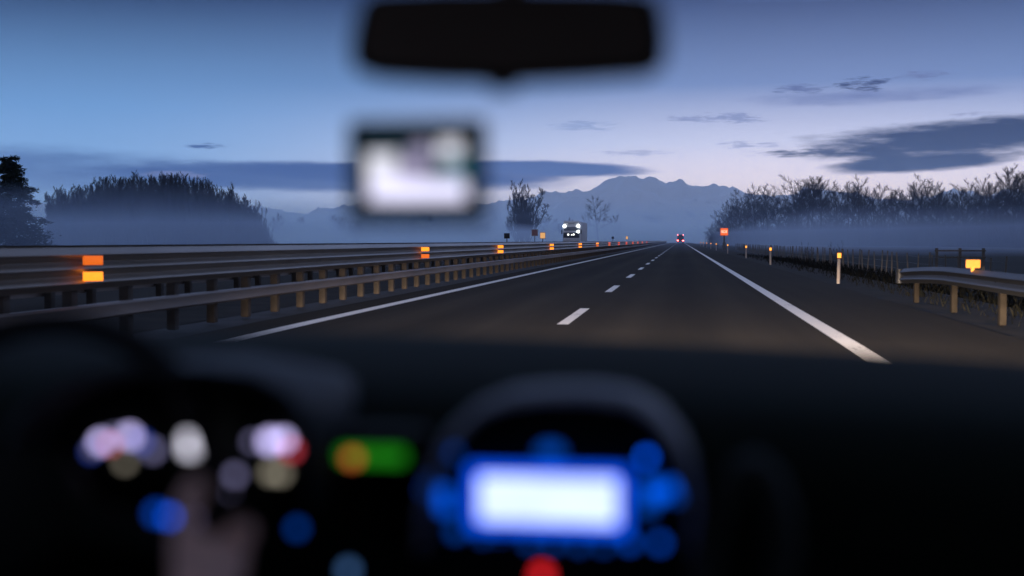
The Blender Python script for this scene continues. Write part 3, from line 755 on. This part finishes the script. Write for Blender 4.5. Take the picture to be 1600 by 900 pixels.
# bonnet, header, roof, pillars, doors, floor
b = MB()
for i in range(13):
    x = CX-.9+1.8*i/12; q = 1-abs((x-CX)/.9)**3
    for y, z in ((1.87, .90), (2.2, .885), (2.7, .84), (3.0, .76), (3.12, .62), (3.16, .36)): b.v.append((x, y-.12*(1-q), z-.05*(1-q)))
for i in range(12):
    for j in range(5): b.f.append((i*6+j, (i+1)*6+j, (i+1)*6+j+1, i*6+j+1)); b.m.append(0)
cpart(b, 'bonnet', PAINT)
def shell_pts(y, z, hw): return (y, z, hw)
b = MB()
secs = [(-1.5, 1.62, .74), (-.6, 1.68, .78), (.4, 1.69, .78), (.85, 1.64, .76), (1.0, 1.60, .74)]
for y, z, hw in secs:
    for i in range(9):
        u = -1+2*i/8; b.v.append((CX+u*hw, y, z-.06*abs(u)**3))
for y, z, hw in secs:
    for i in range(9):
        u = -1+2*i/8; b.v.append((CX+u*hw, y, z+.05-.06*abs(u)**3))
for o_ in (0, 45):
    for j in range(4):
        for i in range(8):
            f = (o_+j*9+i, o_+j*9+i+1, o_+(j+1)*9+i+1, o_+(j+1)*9+i); b.f.append(f if o_ else f[::-1]); b.m.append(1 if o_ else 0)
for i in range(8): b.f.append((36+i, 37+i, 82+i, 81+i)); b.m.append(0)
cpart(b, 'roof', [LIN, PAINT])
for s in (-1, 1):
    b = MB(); b.tube([(CX+s*.97, 1.92, .93), (CX+s*.93, 1.75, 1.10), (CX+s*.84, 1.36, 1.38), (CX+s*.755, 1.0, 1.60)], [.06, .055, .05, .05], 10); cpart(b, 'windscreen_pillar', PD)
    b = MB(); b.box((CX+s*.94, .2, .62), (.06, 3.2, .86), bev=.02); b.box((CX+s*.90, .3, .78), (.06, 1.1, .10), bev=.025); cpart(b, 'door', PD)
    b = MB(); b.box((CX+s*.85, -.45, 1.32), (.08, .14, .72), bev=.02, mat=Matrix.Rotation(-s*R(14), 3, 'Y')); cpart(b, 'door_pillar', PD)
    b = MB(); b.add([(CX+s*.925, -1.4, 1.05), (CX+s*.925, 1.75, 1.05), (CX+s*.76, 1.0, 1.58), (CX+s*.76, -1.4, 1.58)], [(0, 1, 2, 3)]); cpart(b, 'side_window', clear('side_glass_clear'), smooth=False)
b = MB(); b.box((CX, -1.5, .95), (1.84, .06, 1.45), bev=.02); cpart(b, 'rear_panel', LIN)
b = MB(); b.box((CX, .4, .18), (1.84, 3.8, .06)); cpart(b, 'cabin_floor', LIN)
b = MB()
for i in range(9):
    u = -1+2*i/8
    b.v += [(CX+u*.90, 1.84-.05*u*u, 1.08-.02*u*u), (CX+u*.735, 1.0, 1.60-.04*u*u)]
for i in range(8): b.f.append((2*i, 2*i+2, 2*i+3, 2*i+1)); b.m.append(0)
cpart(b, 'windscreen', clear('windscreen_clear'))
for x in (-.47, .25):
    b = MB(); b.box((x-.03, .28, .46), (.50, .52, .16), bev=.05); b.box((x-.03, .02, .82), (.48, .13, .66), bev=.05, mat=Matrix.Rotation(R(-10), 3, 'X')); cpart(b, 'seat', SEATM)

# rear-view mirror
mir = MB(); oc = [(592,-16),(700,-22),(820,-22),(950,-20),(1006,-14),(1024,10),(1030,60),(1026,92),(1000,106),(900,112),(790,117),(680,114),(590,108),(562,98),(556,70),(566,20),(576,-4)]
Ym = 1.02
oc = [(793+(x-793)*1.055, 47+(y-47)*(1.17 if y > 47 else 1)) for x, y in oc]
def plate(mb, outline, Y0, Y1, m=0, inset=0.0):
    cx_ = sum(p[0] for p in outline)/len(outline); cy_ = sum(p[1] for p in outline)/len(outline); n = len(outline)
    v = []
    for Y, k in ((Y0, 1-inset), (Y0+.006, 1.0), (Y1-.01, .99), (Y1, .80)):
        for px, py in outline: 
            q = at(cx_+(px-cx_)*k, cy_+(py-cy_)*k, Ym); v.append(Vector((q.x, Y, q.z)))
    f = [tuple(range(n))]
    for j in range(3):
        for i in range(n): f.append((j*n+(i+1) % n, j*n+i, (j+1)*n+i, (j+1)*n+(i+1) % n))
    f.append(tuple(reversed(range(3*n, 4*n)))); mb.add(v, f, m)
plate(mir, oc, Ym, Ym+.035, inset=.03); mirror = cpart(mir, 'rear_view_mirror', PD)
g = MB(); q = [(793+(x-793)*.93, 47+(y-47)*.86) for x, y in oc]; plate(g, q, Ym-.004, Ym+.02)
cpart(g, 'mirror_glass', mat('brown_glow_mirror', (.26, .20, .15), .35, .1, 5, metal=.3), mirror)  # brown colour imitates the dim cabin glow reflected in the glass
g = MB(); c = at(785, 132, Ym+.005); g.box(c, (.022, .02, .012), bev=.004); cpart(g, 'dimmer_tab', PD, mirror)
g = MB(); c = at(795, 20, Ym+.03); g.tube([c, c+Vector((0, .03, .05)), c+Vector((0, .02, .16))], [.012, .014, .02], 10); cpart(g, 'mirror_stalk', PD, mirror)

# steering wheel
WC = at(30, 800, 1.05); ax = Vector((0, -math.cos(R(24)), math.sin(R(24)))); wu = Vector((0, math.sin(R(24)), math.cos(R(24)))); wr = Vector((1, 0, 0))
b = MB(); b.ring(WC, ax, .1765, .0135, 72, 12); 
wheel = cpart(b, 'steering_wheel', mat('wheel_leather', (.008, .008, .008), .6, .2, 70, bump=.1, spec=.08))
b = MB(); b.tube([WC-ax*.05, WC-ax*.005, WC+ax*.012, WC+ax*.018], [.05, .062, .055, .03], 24); cpart(b, 'hub', PD, wheel)
for a in (-8, 188, 270):
    d = wr*math.cos(R(a))+wu*math.sin(R(a)); b = MB(); b.tube([WC+d*.045, WC+d*.11-ax*.012, WC+d*.172], [.026, .018, .013], 10, flat=.5); cpart(b, 'spoke', PD, wheel)
b = MB(); b.tube([WC-ax*.04, WC-ax*.22], [.04, .05], 14); cpart(b, 'steering_column', PD)
for a, s in ((14, 1), (170, -1)):
    b = MB(); o0 = WC-ax*.10; b.tube([o0, o0+wr*s*.10+wu*.02, o0+wr*s*.20+wu*.035], [.010, .009, .011], 10); cpart(b, 'control_stalk', PD)
BL = glow('blue_backlight', (.0, .10, .95), 3.4); BL2 = glow('dim_blue_backlight', (.0, .09, .75), 1.5); BL3 = glow('faint_blue_backlight', (.0, .08, .55), .95)
for px, py, m, rr in ((246, 803, BL2, 9), (266, 808, BL, 7), (300, 812, glow('lilac_backlight', (.45, .4, .9), .4), 8)):
    c = at(px, py, 1.02); b = MB(); b.disc(c, ax, rr/FPX, .004, 14); cpart(b, 'wheel_button', m, wheel)

# instrument cluster behind the wheel
Yc = 1.155
b = MB(); hood = [(70,760),(80,690),(110,630),(170,590),(260,570),(360,568),(440,578),(490,606),(516,650),(524,720),(520,770)]
k = len(hood)
for Y, gsc, dzp in ((Yc-.09, 1.0, 0), (Yc-.085, 1.03, -6), (Yc+.05, 1.03, 0), (Yc+.24, .98, 40)):
    for px, py in hood:
        q = at(297+(px-297)*gsc, 720+(py-720)*gsc+dzp, Yc); b.v.append((q.x, Y, q.z))
for j in range(3):
    for i in range(k-1): b.f.append((j*k+i, j*k+i+1, (j+1)*k+i+1, (j+1)*k+i)); b.m.append(0)
for px, py in hood:
    q = at(297+(px-297)*.94, 720+(py-720)*.94, Yc); b.v.append((q.x, Yc, q.z))
for i in range(k-1): b.f.append((i+1, i, 4*k+i, 4*k+i+1)); b.m.append(0)
b.f.append(tuple(4*k+i for i in range(k))); b.m.append(1)
clus = cpart(b, 'instrument_cluster', [mat('hood_plastic', (.006, .0085, .0105), .6, .12, 50, spec=.1), PD], angle=50)
for px, py, rp in ((190, 694, 66), (430, 706, 58)):
    c = at(px, py, Yc-.004); b = MB(); b.disc(c, (0, -1, 0), rp/FPX*Yc, .006, 32); b.ring(c+Vector((0, -.006, 0)), (0, 1, 0), rp/FPX*Yc, .003, 32, 6)
    cpart(b, 'gauge_dial', PD, clus)
LI = glow('lilac_gauge_light', (.62, .55, 1.0), 2.9); LI2 = glow('dim_lilac_gauge_light', (.35, .33, .62), 1.2); WH = glow('white_cluster_display', (.86, .84, 1.0), 1.9)
RD = glow('red_warning_light', (1, .08, .12), 1.6); YW = glow('cream_warning_light', (.8, .72, .55), .7); BB = glow('blue_gauge_light', (.05, .12, .8), 1.2)
for px, py, m, rr in ((143, 706, BB, 6), (147, 700, LI2, 6), (159, 690, LI, 11), (174, 694, RD, 7), (184, 680, LI2, 8), (204, 681, LI, 12), (222, 690, BB, 9), (240, 703, LI2, 10), (196, 722, glow('dim_cream_light', (.5, .45, .35), .9), 9),
                      (368, 742, LI2, 9), (360, 770, LI2, 4), (396, 690, LI2, 7), (423, 689, LI, 13), (444, 687, LI, 11), (456, 703, RD, 9), (424, 738, YW, 10), (440, 740, YW, 9)):
    dot('gauge_light', px, py, Yc-.014, rr*.88, m, clus)
quad_panel('trip_display', 283, 679, 334, 713, Yc-.016, WH, clus, .008, .003)

# centre console with its hooded surround
Yk = 1.15
hoodp = [(664,830),(668,760),(684,700),(712,652),(752,616),(800,598),(860,592),(930,592),(990,600),(1034,624),(1064,660),(1086,706),(1094,760),(1088,830)]
b = MB(); k = len(hoodp)
hoodp = [(878+(x-878)*.97, y+14) for x, y in hoodp]
rows = ((Yk-.045, .965, 4), (Yk-.052, 1.0, 0), (Yk-.040, 1.015, -3), (Yk+.03, 1.02, 2), (Yk+.22, 1.0, 40))
for Y, gsc, dzp in rows:
    for px, py in hoodp:
        q = at(878+(px-878)*gsc, 780+(py-780)*gsc+dzp*(1 if py < 700 else .2), Yk); b.v.append((q.x, Y, q.z))
for j in range(len(rows)-1):
    for i in range(k-1): b.f.append((j*k+i, j*k+i+1, (j+1)*k+i+1, (j+1)*k+i)); b.m.append(0)
cons = cpart(b, 'centre_console', [PG], angle=60)
b = MB(); o_ = []
for Y, gsc in ((Yk-.045, .965), (Yk, .93)):
    for px, py in hoodp:
        q = at(878+(px-878)*gsc, 780+(py-780)*gsc+4*(gsc > .95), Yk); b.v.append((q.x, Y, q.z))
for i in range(k-1): b.f.append((i+1, i, k+i, k+i+1)); b.m.append(0)
lo1, lo2 = at(1070, 960, Yk), at(680, 960, Yk); b.v += [(lo1.x, Yk, lo1.z), (lo2.x, Yk, lo2.z)]
b.f.append(tuple(k+i for i in range(k))+(2*k, 2*k+1)); b.m.append(0)
cpart(b, 'console_face', PD, cons)
quad_panel('display_bezel', 730, 728, 982, 838, Yk-.012, glow('blue_display_border', (.0, .08, .9), 1.3), cons, .010, .003)
quad_panel('display_screen', 748, 745, 964, 821, Yk-.018, glow('white_blue_display', (.52, .62, 1.0), 1.7), cons, .008, .003)
btn = [(705,705,BL3,12,1),(860,706,BL3,14,1.6),(1010,715,BL,8,1),(676,752,BL3,13,1),(690,772,BL2,15,1),(696,790,BL2,13,1),(668,765,BL3,10,1),(1024,768,BL2,16,1.4),(1046,762,BL2,12,1),(1012,790,BL3,12,1.2),(1056,775,BL3,8,1),
       (671,840,BL,7,1),(713,829,BL3,11,1),(755,838,BL3,7,1),(782,838,BL3,4,1),(827,846,BL3,9,1),(865,848,BL3,9,1),(905,850,BL3,9,1),(943,851,BL3,8,1),(984,847,BL2,9,1),(1031,848,BL2,9,1)]
for px, py, m, rr, sx in btn: dot('button', px, py, Yk-.008, rr*.86, m, cons, sx)
dot('hazard_button', 847, 898, Yk-.010, 12, glow('red_hazard', (1, .02, .03), 1.6), cons)
for px, py, m, rr in ((465, 825, BL3, 9), (545, 890, glow('pale_blue_light', (.1, .25, .6), .9), 10)):
    dot('dash_button', px, py, 1.15, rr, m, dash)
# arched tube on the passenger side of the dash
b = MB(); pts = [at(x, y, 1.12) for x, y in ((1098,930),(1108,850),(1128,780),(1160,735),(1180,728),(1200,745),(1222,800),(1226,860),(1216,930))]
b.tube(pts, .013, 10); cpart(b, 'dash_arch', mat('arch_plastic', (.022, .028, .028), .7, .12, 40, spec=.15))

# headlamps of our own car (they light the road)
for x in (-.72, .52):
    b = MB(); b.tube([(x, 2.98, .68), (x, 3.10, .68)], [.10, .09], 18); cpart(b, 'headlight', TG)
    hl = kids[car.name][-1]; b = MB(); b.box((x, 3.33, .682), (.5, .16, .012)); b.box((x, 3.42, .6725), (.5, .012, .02)); cpart(b, 'added_beam_shield', TD, hl)  # unseen plate added before the lamp to cut off its upward beam
    ld = bpy.data.lights.new('low_beam', 'SPOT'); ld.energy = 56000; ld.color = (1, .77, .57); ld.spot_size = R(56); ld.spot_blend = 1.0; ld.shadow_soft_size = .006
    lo = bpy.data.objects.new('low_beam', ld); col.objects.link(lo); lo.location = (x, 3.16, .665)
    tgt = Vector((x+.9, 3.2+14, -1.6)); lo.rotation_euler = (tgt-lo.location).to_track_quat('-Z', 'Y').to_euler()

# ------------------------------------------------------------------ phone on a windscreen mount
Yp = 1.10
ph = empty('phone', at(650, 268, Yp)); tag(ph, 'phone with a bright screen, held in a windscreen mount below the mirror', 'phone')
ho = ph.location.copy()
def ppart(mb, name, m, parent): mb.v = [tuple(Vector(v)-ho) for v in mb.v]; return mb.build(name, m, parent)
a, c = at(541, 187, Yp), at(759, 350, Yp)
b = MB(); b.box(((a.x+c.x)/2, Yp+.006, (a.z+c.z)/2), (c.x-a.x, .010, a.z-c.z), bev=.004); ppart(b, 'phone_body', PD, ph)
mats = [glow('screen_dark', (.01, .03, .045), .8), glow('screen_lilac', (.78, .76, 1.0), 1.35), glow('screen_cream', (.74, .74, .84), 1.25), glow('screen_teal', (.0, .11, .15), 1.0), glow('screen_mauve', (.40, .36, .55), .9)]
b = MB()
def scr(x0, y0, x1, y1, m, lift):
    p0, p1 = at(x0, y0, Yp), at(x1, y1, Yp); Y = Yp-.0005-lift*.0004
    b.add([(p0.x, Y, p1.z), (p1.x, Y, p1.z), (p1.x, Y, p0.z), (p0.x, Y, p0.z)], [(0, 1, 2, 3)], m)
scr(564, 212, 736, 328, 0, 0); scr(576, 282, 728, 314, 1, 1); scr(574, 240, 620, 281, 2, 1); scr(618, 256, 664, 281, 4, 1); scr(686, 220, 720, 247, 2, 1); scr(692, 248, 732, 279, 3, 1); scr(642, 226, 672, 255, 4, 2)
ppart(b, 'phone_screen', mats, ph)
r = empty('phone_mount', at(650, 262, Yp+.04)); tag(r, 'black suction mount holding the phone against the windscreen', 'phone holder'); ho = r.location.copy()
c = at(650, 268, Yp+.02); b = MB(); b.box(c, (.05, .012, .05), bev=.004); ppart(b, 'cradle', PD, r)
for s in (-1, 1):
    b = MB(); b.box(c+Vector((s*.054, -.006, 0)), (.006, .026, .03), bev=.002); ppart(b, 'clamp_arm', PD, r)
zw = lambda Y: 1.08+(1.84-Y)/.84*.52
b = MB(); e = at(650, 268, 1.42); b.tube([c+Vector((0, .005, 0)), c+Vector((0, .10, .006)), e], .009, 10); ppart(b, 'arm', PD, r)
b = MB(); nrm = Vector((0, .52, .84)).normalized(); b.tube([e-nrm*.006, e+nrm*.006, e+nrm*.021], [.02, .032, .036], 20); ppart(b, 'suction_cup', PD, r)

# ------------------------------------------------------------------ the driver
SK = mat('skin', (.80, .48, .37), .55, .12, 40); CL = mat('dark_jumper', (.03, .03, .036), .95, .3, 60); HR = mat('dark_hair', (.012, .010, .009), .7, .3, 80)
def skin_mesh(name, V, E, rad, mats, pick, loc, parent=None, root=0, lv=2):
    me = bpy.data.meshes.new(name+'_sk'); me.from_pydata([tuple(Vector(v)-loc) for v in V], E, [])
    o = bpy.data.objects.new(name+'_sk', me); col.objects.link(o)
    md = o.modifiers.new('skin', 'SKIN'); md.use_smooth_shade = True; md.branch_smoothing = .6
    for i, d in enumerate(me.skin_vertices[0].data):
        q = rad[i]; d.radius = q if isinstance(q, tuple) else (q, q); d.use_root = (i == root)
    sb = o.modifiers.new('sub', 'SUBSURF'); sb.levels = lv; sb.render_levels = lv
    dg = bpy.context.evaluated_depsgraph_get(); m2 = bpy.data.meshes.new_from_object(o.evaluated_get(dg)); bpy.data.objects.remove(o)
    m2.name = name; m2.materials.clear()
    for m in mats: m2.materials.append(m)
    for p in m2.polygons: p.material_index = pick(p.center+loc); p.use_smooth = True
    o2 = bpy.data.objects.new(name, m2); col.objects.link(o2); o2.location = loc
    return o2
# grip point on the rim
ga = R(-11); gd = wr*math.cos(ga)+wu*math.sin(ga); tang = (wu*math.cos(ga)-wr*math.sin(ga)).normalized(); G = WC+gd*.1765
X0 = -.50
V = [(X0, .36, .60), (X0, .33, .82), (X0, .31, 1.04), (X0, .32, 1.16), (X0, .33, 1.24), (X0, .35, 1.33), (X0, .35, 1.42),
     (X0+.17, .32, 1.10), (-.245, .58, .87)]
rad = [(.17, .12), (.15, .11), (.17, .11), (.07, .07), (.055, .055), (.078, .09), (.07, .085), .065, .048]
E = [(0, 1), (1, 2), (2, 3), (3, 4), (4, 5), (5, 6), (2, 7), (7, 8)]
def addv(p, r, frm): V.append(tuple(p)); rad.append(r); E.append((frm, len(V)-1)); return len(V)-1
wrist = G + gd*.028 - tang*.060 + ax*.055
w = addv(Vector((-.27, .80, .895)), .036, 8); w = addv(wrist, (.028, .022), w)
palm = G + gd*.022 - tang*.008 + ax*.020; pm = addv(palm, (.036, .024), w)
for i, (k, ln) in enumerate(((.030, 1.0), (.010, 1.08), (-.010, 1.0), (-.030, .85))):
    q = addv(G+gd*.030+tang*k+ax*.004, .0105, pm); q = addv(G+gd*.022+tang*k-ax*.020*ln, .0095, q); q = addv(G-gd*.006*ln+tang*k-ax*.026, .0088, q); addv(G-gd*.024*ln+tang*k-ax*.012, .008, q)
q = addv(G-gd*.010+tang*.004+ax*.028, .0125, pm); q = addv(G-gd*.018+tang*.036+ax*.026, .0110, q); addv(G-gd*.016+tang*.062+ax*.020, .0095, q)
# left arm to the other side of the rim
G2 = WC-wr*.165*math.cos(R(25))-wu*.165*math.sin(R(25))*-1
l = addv((X0-.17, .32, 1.10), .065, 2); l = addv((X0-.27, .55, .88), .048, l); l = addv(G2+Vector((-.04, -.16, -.03)), .034, l); l = addv(G2+Vector((-.02, -.05, 0)), (.026, .022), l); pl_ = addv(G2+Vector((-.02, -.012, .02)), (.034, .022), l)
for k in (.03, .01, -.01, -.03):
    q = addv(G2+Vector((-.024, .018, .03+k*.9)), .0100, pl_); addv(G2+Vector((.006, .026, .02+k)), .0085, q)
# legs
for s in (-1, 1):
    t1 = addv((X0+s*.11, .50, .60), .085, 0); t2 = addv((X0+s*.13, .86, .66), .060, t1); t3 = addv((X0+s*.12, 1.06, .36), .045, t2); addv((X0+s*.12, 1.18, .27), (.04, .035), t3)
def pick(c):
    if c.z > 1.20 and abs(c.x-X0) < .13: return 0
    if (c-G).length < .105 or (c-G2).length < .10: return 0
    return 1
drv = skin_mesh('person', V, E, rad, [SK, CL], pick, Vector((X0, .36, .60)))
tag(drv, 'driver in dark clothing with a bare hand gripping the lower right of the steering wheel', 'person')
kids.setdefault(drv.name, [])
b = MB()
for i in range(9):
    ph_ = math.pi*.60*i/8
    for j in range(20):
        th = 2*math.pi*j/20; b.v.append((.094*math.sin(ph_)*math.cos(th), -.02+.108*math.sin(ph_)*math.sin(th)+(.0), .80+.105*math.cos(ph_)+(-.02*math.sin(th) if math.sin(th) < 0 else .03*math.sin(th))))
for i in range(8):
    for j in range(20): b.f.append((i*20+j, i*20+(j+1) % 20, (i+1)*20+(j+1) % 20, (i+1)*20+j)); b.m.append(0)
b.build('hair', HR, drv)
